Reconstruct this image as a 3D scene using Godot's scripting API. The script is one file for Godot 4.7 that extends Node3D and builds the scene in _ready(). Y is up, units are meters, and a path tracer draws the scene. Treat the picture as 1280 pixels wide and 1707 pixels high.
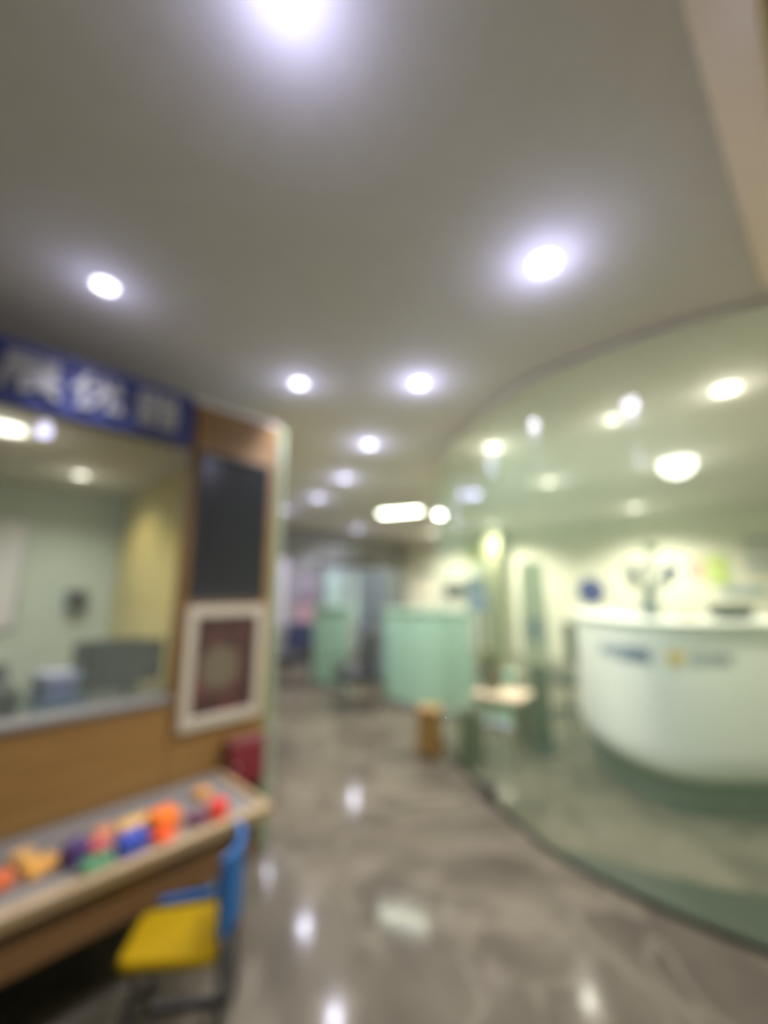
extends Node3D
# World axes follow the building: -Z runs along the shop front on the left, -X runs away to the far end of the hall.

const CEILING := 2.95
var rng := RandomNumberGenerator.new()
var M := {}
var taken := {}

func _ready():
	rng.seed = 7
	# ---------- camera, sky, exposure ----------
	var cam := Camera3D.new(); cam.name = "camera"
	add_child(cam)
	cam.position = Vector3(0, 1.5, 0)
	cam.rotation_degrees = Vector3(10.823, 43.718, 0)
	cam.keep_aspect = Camera3D.KEEP_HEIGHT
	cam.fov = 102.91
	cam.near = 0.05; cam.far = 60.0
	if FOCUS > 0.0:
		var ca := CameraAttributesPhysical.new()
		ca.frustum_focal_length = 9.56
		ca.frustum_focus_distance = FOCUS
		ca.exposure_aperture = FSTOP
		ca.frustum_near = 0.05; ca.frustum_far = 60.0
		cam.attributes = ca
	cam.current = true
	var env := Environment.new()
	env.background_mode = Environment.BG_COLOR
	env.background_color = Color(0.03, 0.03, 0.03)
	env.tonemap_mode = Environment.TONE_MAPPER_LINEAR
	env.tonemap_exposure = 1.8
	env.sdfgi_enabled = true; env.ssao_enabled = true; env.ssil_enabled = true
	var we := WorldEnvironment.new(); we.name = "environment"; we.environment = env
	add_child(we)
	make_materials()
	lamps()
	shell()
	glass_room()
	shop_front()
	shop_inside()
	play_corner()
	reception()
	low_table_group()
	counter_row()
	far_end()
	wall_prints()

const CEILING_FILL := 0.02  # energy share of the omni lights added under the downlights
const FOCUS := 0.1
const FSTOP := 2.0

# ------------------------------------------------------------------ helpers
func numbered(n: String) -> String:
	if not taken.has(n):
		taken[n] = 0
		return n
	taken[n] += 1
	return "%s_%03d" % [n, taken[n]]

func thing(called: String, label: String, category: String, at := Vector3.ZERO, turn := 0.0, group := "") -> Node3D:
	var o := Node3D.new(); o.name = numbered(called)
	add_child(o)
	o.position = at; o.rotation.y = turn
	meta(o, label, category, group)
	return o

func meta(o: Node, label: String, category: String, group := ""):
	o.set_meta("label", label); o.set_meta("category", category)
	if group: o.set_meta("group", group)

func part(called: String, mesh: Mesh, m: Material, parent: Node, at := Vector3.ZERO, rot := Vector3.ZERO, label := "") -> MeshInstance3D:
	var o := MeshInstance3D.new(); o.name = called
	o.mesh = mesh; o.material_override = m
	parent.add_child(o, true)
	o.position = at; o.rotation = rot
	if label: o.set_meta("label", label)
	return o

func single(called: String, mesh: Mesh, m: Material, label: String, category: String, at := Vector3.ZERO, rot := Vector3.ZERO, group := "") -> MeshInstance3D:
	var o := part(numbered(called), mesh, m, self, at, rot)
	meta(o, label, category, group)
	return o

func struct(called: String, mesh: Mesh, m: Material, label: String, category: String, at := Vector3.ZERO, rot := Vector3.ZERO) -> MeshInstance3D:
	var o := part(called, mesh, m, self, at, rot)
	o.set_meta("kind", "structure")
	meta(o, label, category)
	return o

func start() -> SurfaceTool:
	var st := SurfaceTool.new(); st.begin(Mesh.PRIMITIVE_TRIANGLES)
	st.set_smooth_group(-1)
	return st

func done(st: SurfaceTool) -> Mesh:
	st.generate_normals()
	return st.commit()

func tri(st: SurfaceTool, a: Vector3, b: Vector3, c: Vector3, out: Vector3):
	if (a - c).cross(a - b).dot(out) < 0.0:
		var t := b; b = c; c = t
	st.add_vertex(a); st.add_vertex(b); st.add_vertex(c)

func quad(st: SurfaceTool, a: Vector3, b: Vector3, c: Vector3, d: Vector3, out: Vector3):
	tri(st, a, b, c, out); tri(st, a, c, d, out)

# a box with chamfered edges, added to st
func box_to(st: SurfaceTool, c: Vector3, s: Vector3, bev := 0.004, turn := Basis.IDENTITY):
	var h := s / 2.0
	var b: float = minf(bev, minf(h.x, minf(h.y, h.z)) * 0.49)
	var ax := [Vector3.RIGHT, Vector3.UP, Vector3.BACK]
	for i in 3:
		var j := (i + 1) % 3
		var k := (i + 2) % 3
		for s1 in [-1.0, 1.0]:
			var n: Vector3 = ax[i] * s1
			var p: Vector3 = n * h[i]
			var u: Vector3 = ax[j] * (h[j] - b)
			var w: Vector3 = ax[k] * (h[k] - b)
			quad(st, c + turn * (p - u - w), c + turn * (p + u - w), c + turn * (p + u + w), c + turn * (p - u + w), turn * n)
			if b > 0.0:
				for s2 in [-1.0, 1.0]:
					var q: Vector3 = ax[j] * s2
					var e1: Vector3 = n * h[i] + q * (h[j] - b)
					var e2: Vector3 = n * (h[i] - b) + q * h[j]
					quad(st, c + turn * (e1 - w), c + turn * (e1 + w), c + turn * (e2 + w), c + turn * (e2 - w), turn * (n + q))
	if b > 0.0:
		for x in [-1.0, 1.0]:
			for y in [-1.0, 1.0]:
				for z in [-1.0, 1.0]:
					tri(st, c + turn * Vector3(x * h.x, y * (h.y - b), z * (h.z - b)), c + turn * Vector3(x * (h.x - b), y * h.y, z * (h.z - b)), c + turn * Vector3(x * (h.x - b), y * (h.y - b), z * h.z), turn * Vector3(x, y, z))

func box(s: Vector3, bev := 0.004) -> Mesh:
	var st := start(); box_to(st, Vector3.ZERO, s, bev)
	return done(st)

func box_between(lo: Vector3, hi: Vector3, bev := 0.004) -> Mesh:
	var st := start(); box_to(st, (lo + hi) / 2.0, hi - lo, bev)
	return done(st)

# a turned shape: profile points are (radius, height)
func lathe(pts: Array, seg := 24) -> Mesh:
	var st := SurfaceTool.new(); st.begin(Mesh.PRIMITIVE_TRIANGLES)
	for i in pts.size() - 1:
		st.set_smooth_group(i if absf((pts[i + 1].y - pts[i].y)) < 0.2 * absf(pts[i + 1].x - pts[i].x) else 1000)
		for k in seg:
			var a0 := TAU * k / seg
			var a1 := TAU * (k + 1) / seg
			var d0 := Vector3(cos(a0), 0, sin(a0))
			var d1 := Vector3(cos(a1), 0, sin(a1))
			var u := Vector3.UP
			var p00: Vector3 = d0 * pts[i].x + u * pts[i].y
			var p01: Vector3 = d1 * pts[i].x + u * pts[i].y
			var p10: Vector3 = d0 * pts[i + 1].x + u * pts[i + 1].y
			var p11: Vector3 = d1 * pts[i + 1].x + u * pts[i + 1].y
			var dy: float = pts[i + 1].y - pts[i].y
			var dx: float = pts[i + 1].x - pts[i].x
			var out := (d0 + d1) * dy - u * dx * 2.0
			if pts[i].x > 1e-5: tri(st, p00, p01, p11, out)
			if pts[i + 1].x > 1e-5: tri(st, p00, p11, p10, out)
	return done(st)

# a round tube through points
func tube_to(st: SurfaceTool, pts: Array, r: float, seg := 8, r1 := -1.0):
	var rings := []
	var side := Vector3.ZERO
	for i in pts.size():
		var d: Vector3 = (pts[mini(i + 1, pts.size() - 1)] - pts[maxi(i - 1, 0)]).normalized()
		if side == Vector3.ZERO:
			side = d.cross(Vector3.UP if absf(d.y) < 0.9 else Vector3.RIGHT).normalized()
		side = (side - d * side.dot(d)).normalized()
		var w := d.cross(side)
		var rr: float = r if r1 < 0.0 else lerpf(r, r1, float(i) / (pts.size() - 1))
		var ring := []
		for k in seg:
			ring.append(pts[i] + (side * cos(TAU * k / seg) + w * sin(TAU * k / seg)) * rr)
		rings.append(ring)
	st.set_smooth_group(1000)
	for i in pts.size() - 1:
		var m: Vector3 = (pts[i] + pts[i + 1]) / 2.0
		for k in seg:
			var n := (k + 1) % seg
			quad(st, rings[i][k], rings[i][n], rings[i + 1][n], rings[i + 1][k], (rings[i][k] + rings[i + 1][n]) / 2.0 - m)
	st.set_smooth_group(-1)
	for e in [0, pts.size() - 1]:
		var out: Vector3 = (pts[0] - pts[1]) if e == 0 else (pts[-1] - pts[-2])
		for k in seg:
			tri(st, pts[e], rings[e][k], rings[e][(k + 1) % seg], out)

func tube(pts: Array, r: float, seg := 8, r1 := -1.0) -> Mesh:
	var st := start(); tube_to(st, pts, r, seg, r1)
	return done(st)

# a smooth line through plan points (x, z)
func spline(pts: Array, steps := 8) -> Array:
	var out := []
	for i in pts.size() - 1:
		var a: Vector2 = pts[maxi(i - 1, 0)]
		var b: Vector2 = pts[i]
		var c: Vector2 = pts[i + 1]
		var d: Vector2 = pts[mini(i + 2, pts.size() - 1)]
		for k in steps:
			out.append(b.cubic_interpolate(c, a, d, float(k) / steps))
	out.append(pts[-1])
	return out

# a wall of some thickness standing on a plan line
func ribbon(line: Array, y0: float, y1: float, thick: float) -> Mesh:
	var st := SurfaceTool.new(); st.begin(Mesh.PRIMITIVE_TRIANGLES)
	var L := []
	var R := []
	for i in line.size():
		var d: Vector2 = (line[mini(i + 1, line.size() - 1)] - line[maxi(i - 1, 0)]).normalized()
		var n := Vector2(-d.y, d.x) * thick / 2.0
		L.append(line[i] + n); R.append(line[i] - n)
	for i in line.size() - 1:
		var a := Vector3(L[i].x, 0, L[i].y)
		var b := Vector3(L[i + 1].x, 0, L[i + 1].y)
		var c := Vector3(R[i].x, 0, R[i].y)
		var d := Vector3(R[i + 1].x, 0, R[i + 1].y)
		var lo := Vector3(0, y0, 0)
		var hi := Vector3(0, y1, 0)
		st.set_smooth_group(1)
		quad(st, a + lo, b + lo, b + hi, a + hi, a - c)
		st.set_smooth_group(2)
		quad(st, c + lo, d + lo, d + hi, c + hi, c - a)
		st.set_smooth_group(3)
		quad(st, a + hi, b + hi, d + hi, c + hi, Vector3.UP)
		quad(st, a + lo, b + lo, d + lo, c + lo, Vector3.DOWN)
		st.set_smooth_group(-1)
		if i == 0: quad(st, a + lo, c + lo, c + hi, a + hi, a - b)
		if i == line.size() - 2: quad(st, b + lo, d + lo, d + hi, b + hi, b - a)
	return done(st)

# a solid on a closed plan, its wall following a profile of (inset, height)
func plan_solid(plan: Array, prof: Array) -> Mesh:
	var st := SurfaceTool.new(); st.begin(Mesh.PRIMITIVE_TRIANGLES)
	var rings := []
	var n := plan.size()
	var mid := Vector2.ZERO
	for p in plan: mid += p / n
	for q in prof:
		var ring := []
		for i in n:
			var d: Vector2 = (plan[(i + 1) % n] - plan[(i + n - 1) % n]).normalized()
			var o := Vector2(d.y, -d.x)
			if o.dot(plan[i] - mid) < 0.0: o = -o
			var p: Vector2 = plan[i] - o * q.x
			ring.append(Vector3(p.x, q.y, p.y))
		rings.append(ring)
	st.set_smooth_group(1)
	for r in rings.size() - 1:
		for i in n:
			var j := (i + 1) % n
			var m := Vector3(mid.x, rings[r][i].y, mid.y)
			quad(st, rings[r][i], rings[r][j], rings[r + 1][j], rings[r + 1][i], rings[r][i] - m)
	st.set_smooth_group(-1)
	for e in [0, rings.size() - 1]:
		var flat := PackedVector2Array()
		for p in rings[e]: flat.append(Vector2(p.x, p.z))
		var ids := Geometry2D.triangulate_polygon(flat)
		for k in range(0, ids.size(), 3):
			tri(st, rings[e][ids[k]], rings[e][ids[k + 1]], rings[e][ids[k + 2]], Vector3.DOWN if e == 0 else Vector3.UP)
	return done(st)

# writing built from brush strokes in a unit square, raised from the plane z = 0
const STROKES := {
	"zhan": [[.12, .92, .88, .92], [.12, .74, .88, .74], [.88, .92, .88, .74], [.14, .92, .03, .05], [.25, .57, .85, .57], [.40, .68, .40, .42], [.68, .68, .68, .42], [.18, .42, .97, .42], [.36, .42, .36, .08], [.36, .08, .54, .17], [.52, .4, .97, .04], [.86, .32, .66, .22]],
	"you": [[.28, .95, .04, .5], [.18, .70, .18, .03], [.34, .64, .98, .64], [.58, .96, .57, .5], [.57, .5, .33, .05], [.72, .62, .72, .12], [.72, .12, .95, .12], [.95, .12, .96, .27], [.78, .9, .9, .77]],
	"qi": [[.1, .95, .4, .95], [.1, .7, .4, .7], [.1, .95, .1, .7], [.4, .95, .4, .7], [.6, .95, .9, .95], [.6, .7, .9, .7], [.6, .95, .6, .7], [.9, .95, .9, .7], [.03, .53, .97, .53], [.5, .7, .06, .33], [.5, .53, .94, .33], [.1, .3, .4, .3], [.1, .05, .4, .05], [.1, .3, .1, .05], [.4, .3, .4, .05], [.6, .3, .9, .3], [.6, .05, .9, .05], [.6, .3, .6, .05], [.9, .3, .9, .05]],
	"zhong": [[.1, .75, .9, .75], [.1, .35, .9, .35], [.1, .75, .1, .35], [.9, .75, .9, .35], [.5, .97, .5, .03]],
	"zheng": [[.08, .9, .92, .9], [.5, .9, .5, .06], [.5, .5, .85, .5], [.22, .55, .22, .06], [.04, .06, .96, .06]],
	"guo": [[.05, .95, .95, .95], [.05, .04, .95, .04], [.05, .95, .05, .04], [.95, .95, .95, .04], [.25, .76, .75, .76], [.28, .52, .72, .52], [.22, .22, .78, .22], [.5, .76, .5, .22]],
	"ri": [[.2, .92, .8, .92], [.2, .5, .8, .5], [.2, .06, .8, .06], [.2, .92, .2, .06], [.8, .92, .8, .06]],
}
func stroke_mesh(key: String, w: float, h: float, thick: float, depth: float) -> Mesh:
	var st := start()
	var k := 0
	for s in STROKES[key]:
		k += 1
		var dep := depth + 0.0003 * k
		var a := Vector3((s[0] - .5) * w, (s[1] - .5) * h, dep / 2)
		var b := Vector3((s[2] - .5) * w, (s[3] - .5) * h, dep / 2)
		var d := b - a
		box_to(st, (a + b) / 2.0, Vector3(d.length() + thick * 0.8, thick, dep), 0.0005, Basis(Vector3.BACK, atan2(d.y, d.x)))
	return done(st)

# ------------------------------------------------------------------ materials
func mat(c: Color, rough := 0.6, metal := 0.0) -> StandardMaterial3D:
	var m := StandardMaterial3D.new()
	m.albedo_color = c; m.roughness = rough; m.metallic = metal
	return m

func rgb(r: int, g: int, b: int) -> Color:
	return Color(r / 255.0, g / 255.0, b / 255.0)

func glow(c: Color, e: float) -> StandardMaterial3D:
	var m := mat(c, 0.4)
	m.emission_enabled = true; m.emission = c; m.emission_energy_multiplier = e
	return m

func pane(c: Color, alpha: float, rough := 0.02) -> StandardMaterial3D:
	var m := mat(c, rough)
	m.transparency = BaseMaterial3D.TRANSPARENCY_ALPHA
	m.albedo_color.a = alpha
	return m

func textured(img: Image, scale: Vector3, rough: float, tint := Color.WHITE) -> StandardMaterial3D:
	var m := mat(tint, rough)
	img.generate_mipmaps()
	m.albedo_texture = ImageTexture.create_from_image(img)
	m.uv1_triplanar = true; m.uv1_world_triplanar = true
	m.uv1_scale = scale
	return m

func wood_image(dark: Color, light: Color, seed_: int, across: float) -> Image:
	var n := FastNoiseLite.new(); n.seed = seed_; n.frequency = 1.0
	n.fractal_octaves = 4
	var n2 := FastNoiseLite.new(); n2.seed = seed_ + 9; n2.frequency = 1.0
	var img := Image.create(256, 256, false, Image.FORMAT_RGB8)
	for y in 256:
		for x in 256:
			# periodic in both directions so that the repeat has no edge
			var a := TAU * x / 256.0
			var b := TAU * y / 256.0
			var v := n.get_noise_3d(cos(a) * 0.25, sin(a) * 0.25 + cos(b) * across, sin(b) * across)
			var w := n2.get_noise_3d(cos(a) * 0.6 + 5.0, sin(a) * 0.6 + cos(b) * across * 5.0, sin(b) * across * 5.0)
			img.set_pixel(x, y, dark.lerp(light, clampf(0.5 + 0.7 * v + 0.3 * w, 0, 1)))
	return img

func marble_image() -> Image:
	var n := FastNoiseLite.new(); n.seed = 21; n.frequency = 1.0; n.fractal_octaves = 4
	var n2 := FastNoiseLite.new(); n2.seed = 5; n2.frequency = 1.0; n2.fractal_octaves = 3
	var size := 512
	var img := Image.create(size, size, false, Image.FORMAT_RGB8)
	var base := rgb(97, 90, 76)
	var dark := rgb(76, 70, 59)
	var vein := rgb(116, 108, 92)
	for y in size:
		for x in size:
			var a := TAU * x / size
			var b := TAU * y / size
			var p := Vector3(cos(a) * 0.8, sin(a) * 0.8 + cos(b) * 0.8, sin(b) * 0.8)
			var q := n.get_noise_3d(p.x, p.y, p.z)
			var w := n2.get_noise_3d(p.x * 0.9 + q * 0.35 + 3.0, p.y * 0.9 - q * 0.3, p.z * 0.9 + q * 0.2)
			var c := base.lerp(dark, clampf(0.5 + 1.3 * q, 0, 1))
			var v := pow(clampf(1.0 - absf(w) * 6.0, 0, 1), 1.3)
			var w2 := n2.get_noise_3d(p.x * 2.9 + q + 13.0, p.y * 2.9 - q, p.z * 2.9)
			var v2 := pow(clampf(1.0 - absf(w2) * 16.0, 0, 1), 2.0) * 0.35
			img.set_pixel(x, y, c.lerp(vein, clampf(v * 0.7 + v2 * 0.4, 0, 0.8)))
	return img

func mottled(c: Color, spread: float, seed_: int) -> Image:
	var n := FastNoiseLite.new(); n.seed = seed_; n.frequency = 1.0; n.fractal_octaves = 5
	var img := Image.create(128, 128, false, Image.FORMAT_RGB8)
	for y in 128:
		for x in 128:
			var a := TAU * x / 128.0
			var b := TAU * y / 128.0
			var v := n.get_noise_3d(cos(a) * 2.0, sin(a) * 2.0 + cos(b) * 2.0, sin(b) * 2.0)
			img.set_pixel(x, y, Color(c.r * (1.0 + v * spread), c.g * (1.0 + v * spread), c.b * (1.0 + v * spread)))
	return img

func make_materials():
	M.floor = textured(marble_image(), Vector3(0.3, 0.3, 0.3), 0.11)
	M.floor.metallic_specular = 0.13
	M.ceiling = textured(mottled(rgb(222, 218, 210), 0.02, 3), Vector3(0.7, 0.7, 0.7), 0.75)
	M.wall = textured(mottled(rgb(232, 230, 208), 0.04, 4), Vector3(0.6, 0.6, 0.6), 0.7)
	M.shop_wall = textured(mottled(rgb(206, 220, 212), 0.04, 5), Vector3(0.6, 0.6, 0.6), 0.7)
	M.grey_wall = textured(mottled(rgb(150, 152, 150), 0.08, 6), Vector3(0.6, 0.6, 0.6), 0.6)
	M.yellow_wall = textured(mottled(rgb(206, 186, 112), 0.05, 8), Vector3(0.6, 0.6, 0.6), 0.35)
	M.wood = textured(wood_image(rgb(122, 90, 42), rgb(148, 112, 58), 11, 3.0), Vector3(0.8, 1.6, 0.8), 0.45)
	M.pale_wood = textured(wood_image(rgb(238, 214, 174), rgb(246, 226, 190), 12, 3.0), Vector3(0.8, 1.6, 0.8), 0.4)
	M.edge_wood = textured(wood_image(rgb(144, 120, 80), rgb(164, 140, 98), 16, 3.0), Vector3(0.8, 1.6, 0.8), 0.4)
	M.brown_wood = textured(wood_image(rgb(104, 74, 40), rgb(138, 102, 60), 13, 3.0), Vector3(0.8, 1.6, 0.8), 0.5)
	M.gold_wood = textured(wood_image(rgb(120, 92, 40), rgb(146, 114, 58), 14, 3.0), Vector3(2, 2, 2), 0.5)
	M.black = mat(rgb(30, 30, 30), 0.5)
	M.board = mat(rgb(34, 36, 36), 0.22)
	M.dark_metal = mat(rgb(84, 84, 84), 0.35, 0.7)
	M.steel = mat(rgb(190, 192, 190), 0.3, 0.9)
	M.white = mat(rgb(236, 238, 224), 0.3)
	M.cream = mat(rgb(214, 206, 186), 0.5)
	M.frame_white = mat(rgb(172, 162, 136), 0.45)
	M.blue_sign = mat(rgb(52, 62, 118), 0.5)
	M.letter = mat(rgb(176, 174, 172), 0.5)
	M.mint = mat(rgb(154, 190, 162), 0.25)
	M.glass = pane(rgb(146, 184, 146), 0.14); M.glass.metallic_specular = 0.3
	M.shop_glass = pane(rgb(176, 200, 180), 0.05)
	M.green_edge = mat(rgb(132, 142, 110), 0.3)
	M.grey_top = mat(rgb(108, 103, 95), 0.5)
	M.navy = mat(rgb(48, 38, 124), 0.4)
	M.print_blue = mat(rgb(90, 100, 140), 0.5)
	M.print_grey = mat(rgb(140, 142, 150), 0.5)
	M.yellow = mat(rgb(142, 114, 3), 0.6); M.yellow.metallic_specular = 0.2
	M.blue = mat(rgb(12, 84, 136), 0.45)
	M.maroon = mat(rgb(112, 27, 33), 0.55)
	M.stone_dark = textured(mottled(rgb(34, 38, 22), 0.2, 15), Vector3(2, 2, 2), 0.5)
	M.toe = mat(rgb(98, 102, 84), 0.5)
	M.lamp_cool = glow(Color(0.93, 0.93, 1.0), 3.0)
	M.lamp_warm = glow(Color(1.0, 0.99, 0.94), 2.6)
	M.leaf = mat(rgb(92, 100, 60), 0.6)

# ------------------------------------------------------------------ lamps
func downlight(x: float, z: float, energy: float, label: String, cool := true, r := 0.05, y := CEILING, angle := 75.0):
	var t := thing("ceiling_downlight", label, "light", Vector3(x, y, z))
	part("trim_ring", lathe([Vector2(r * 1.35, 0.0), Vector2(r * 1.32, -0.008), Vector2(r * 1.0, -0.010), Vector2(r * 0.98, -0.002)], 28), M.white, t)
	var lens := [Vector2(r * 0.98, -0.003), Vector2(r * 0.7, -0.007), Vector2(0.0, -0.008)]
	if r > 0.15:   # a deep round dome
		lens = []
		for k in 9: lens.append(Vector2(r * cos(k * PI / 16.0), -0.003 - r * 0.95 * sin(k * PI / 16.0)))
	part("lamp_disc", lathe(lens, 28), M.lamp_cool if cool else M.lamp_warm, t)
	var l := SpotLight3D.new(); l.name = "beam"
	t.add_child(l)
	l.position = Vector3(0, -0.03, 0); l.rotation_degrees = Vector3(-90, 0, 0)
	l.spot_angle = angle; l.spot_angle_attenuation = 0.7
	l.light_color = Color(0.92, 0.92, 1.0) if cool else Color(1.0, 0.99, 0.92)
	l.light_energy = energy; l.light_size = r
	l.spot_range = 16.0; l.spot_attenuation = 2.0
	l.shadow_enabled = true
	# added omni light below the lens, brightens the ceiling with a tinted halo
	var o := OmniLight3D.new(); o.name = "ceiling_fill"
	t.add_child(o)
	o.position = Vector3(0, -0.14, 0)
	o.light_color = Color(0.8, 0.8, 1.0) if cool else l.light_color; o.light_energy = minf(energy, 2.0) * CEILING_FILL; o.light_size = r
	o.omni_range = 16.0; o.omni_attenuation = 2.0
	o.shadow_enabled = true

func lamps():
	var e := 2.0
	downlight(-0.68, -0.37, e, "white ceiling downlight closest to the wooden bulkhead beam")
	downlight(-2.17, -0.32, e * 0.35, "white ceiling downlight above the blue shop sign", true, 0.05, CEILING, 36.0)
	downlight(-2.29, -1.52, e * 0.5, "white ceiling downlight above the black notice board", true, 0.05, CEILING, 36.0)
	downlight(-2.82, -2.73, e, "white ceiling downlight just past the end of the shop front")
	downlight(-3.97, -3.40, e, "small white downlight in front of the mint counter, nearer the shop front", true, 0.045)
	downlight(-5.17, -3.88, e, "small white downlight above the short mint screen", true, 0.045)
	downlight(-6.46, -4.03, e, "small white downlight farthest down the hall beside the banners", true, 0.045)
	downlight(-1.67, -2.11, e, "white ceiling downlight in front of the curved end of the glass wall")
	downlight(-0.58, -1.65, e, "bright ceiling downlight in front of the straight run of the glass wall", true, 0.06)
	downlight(-1.96, -3.68, e * 1.3, "downlight behind the glass above the low wooden table", false, 0.07)
	downlight(-0.68, -5.59, e * 2.6, "large round dome lamp behind the reception counter", false, 0.17)
	downlight(-0.10, -3.73, e * 1.8, "downlight behind the glass above the near side of the reception counter", false, 0.08)
	downlight(-0.86, -3.75, e * 0.5, "small added downlight standing for a reflection above the rounded nose of the reception counter", false, 0.05)  # lamp added in place of a reflection in the glass
	downlight(-2.10, -5.45, e * 0.8, "small downlight above the black chair behind reception", false, 0.05)
	downlight(-3.82, -0.12, e * 0.9, "round ceiling lamp inside the shop behind the window", false, 0.11, 2.632)
	downlight(-4.9, -0.75, e * 0.35, "small added downlight standing for a window reflection by the yellow wall inside the shop", false, 0.06, 2.632)  # lamp added where the window pane shows a reflection
	downlight(-1.70, -8.30, e * 3.6, "downlight washing the cream wall with the round navy emblem", false, 0.08)
	downlight(-4.60, -8.40, e * 3.4, "downlight washing the cream wall with the two small pictures", false, 0.08)
	downlight(-7.20, -6.60, e * 1.6, "downlight in front of the grey far wall", true, 0.06)
	downlight(-6.30, -8.40, e * 2.2, "added downlight brightening the cream wall at its grey end", false, 0.08)  # no fixture known here, added to light the far back wall
	# pendant bar lamp over the mint counter
	var t := thing("pendant_lamp", "white bar lamp hanging above the mint glass counter", "lamp", Vector3(-4.06, 2.665, -4.60), 0.34)
	part("housing", box(Vector3(0.68, 0.05, 0.16), 0.01), M.white, t, Vector3(0, 0.03, 0))
	part("diffuser", box(Vector3(0.64, 0.02, 0.13), 0.006), glow(Color(0.97, 1.0, 0.92), 8.0), t, Vector3(0, -0.004, 0))
	for s in [-0.26, 0.26]:
		part("hanging_rod", tube([Vector3(s, 0.05, 0), Vector3(s, CEILING - 2.665, 0)], 0.006), M.steel, t)
	var al := AreaLight3D.new(); al.name = "glow"
	t.add_child(al)
	al.area_size = Vector2(0.64, 0.13)
	al.position = Vector3(0, -0.02, 0); al.rotation_degrees = Vector3(-90, 0, 0)
	al.light_energy = 2.2; al.light_color = Color(0.97, 1.0, 0.92); al.shadow_enabled = true
	al.area_range = 14.0

# ------------------------------------------------------------------ the building
func shell():
	struct("floor", box_between(Vector3(-9.2, -0.12, -10.0), Vector3(2.2, 0.0, 3.2), 0.0), M.floor, "polished beige grey marble floor with pale veins", "floor")
	struct("ceiling", box_between(Vector3(-9.2, CEILING, -10.0), Vector3(2.2, CEILING + 0.12, 3.2), 0.0), M.ceiling, "plain off-white plaster ceiling", "ceiling")
	struct("wall_back", box_between(Vector3(-9.2, 0, -9.6), Vector3(2.2, CEILING, -9.45), 0.0), M.wall, "cream back wall carrying a round navy emblem and prints", "wall")
	struct("wall_far", box_between(Vector3(-8.4, 0, -9.45), Vector3(-8.25, CEILING, 3.1), 0.0), M.grey_wall, "grey wall closing the far end of the hall", "wall")
	struct("wall_right", box_between(Vector3(2.0, 0, -9.45), Vector3(2.15, CEILING, 3.1), 0.0), M.wall, "cream side wall of the reception room", "wall")
	struct("wall_front", box_between(Vector3(-8.25, 0, 3.0), Vector3(2.0, CEILING, 3.15), 0.0), M.wall, "cream wall behind the viewer", "wall")
	# wooden bulkhead overhead on the right
	var t := thing("ceiling_bulkhead", "wooden bulkhead beam under the ceiling with a pale edge strip", "beam", Vector3(-0.069, 0, 0), deg_to_rad(-4.26))
	var st := start()
	var sec := [Vector2(0.0, CEILING - 0.001), Vector2(0.118, 2.80), Vector2(0.14, 2.80), Vector2(0.14, CEILING - 0.001)]
	for k in 4:
		var a: Vector2 = sec[k]
		var b: Vector2 = sec[(k + 1) % 4]
		var o := Vector2((a - b).y, (b - a).x)
		quad(st, Vector3(a.x, a.y, -2.5), Vector3(b.x, b.y, -2.5), Vector3(b.x, b.y, 2.4), Vector3(a.x, a.y, 2.4), Vector3(o.x, o.y, 0) * (1.0 if o.dot((a + b) / 2 - Vector2(0.1, 2.88)) > 0 else -1.0))
	for z in [-2.5, 2.4]:
		quad(st, Vector3(sec[0].x, sec[0].y, z), Vector3(sec[1].x, sec[1].y, z), Vector3(sec[2].x, sec[2].y, z), Vector3(sec[3].x, sec[3].y, z), Vector3(0, 0, z))
	part("edge_strip", done(st), M.pale_wood, t, Vector3.ZERO, Vector3.ZERO, "pale beige sloping wooden edge strip")
	part("panel", box_between(Vector3(0.142, 2.805, -2.5), Vector3(1.2, CEILING - 0.001, 2.4), 0.004), M.wood, t, Vector3.ZERO, Vector3.ZERO, "brown wooden soffit panel")

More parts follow.
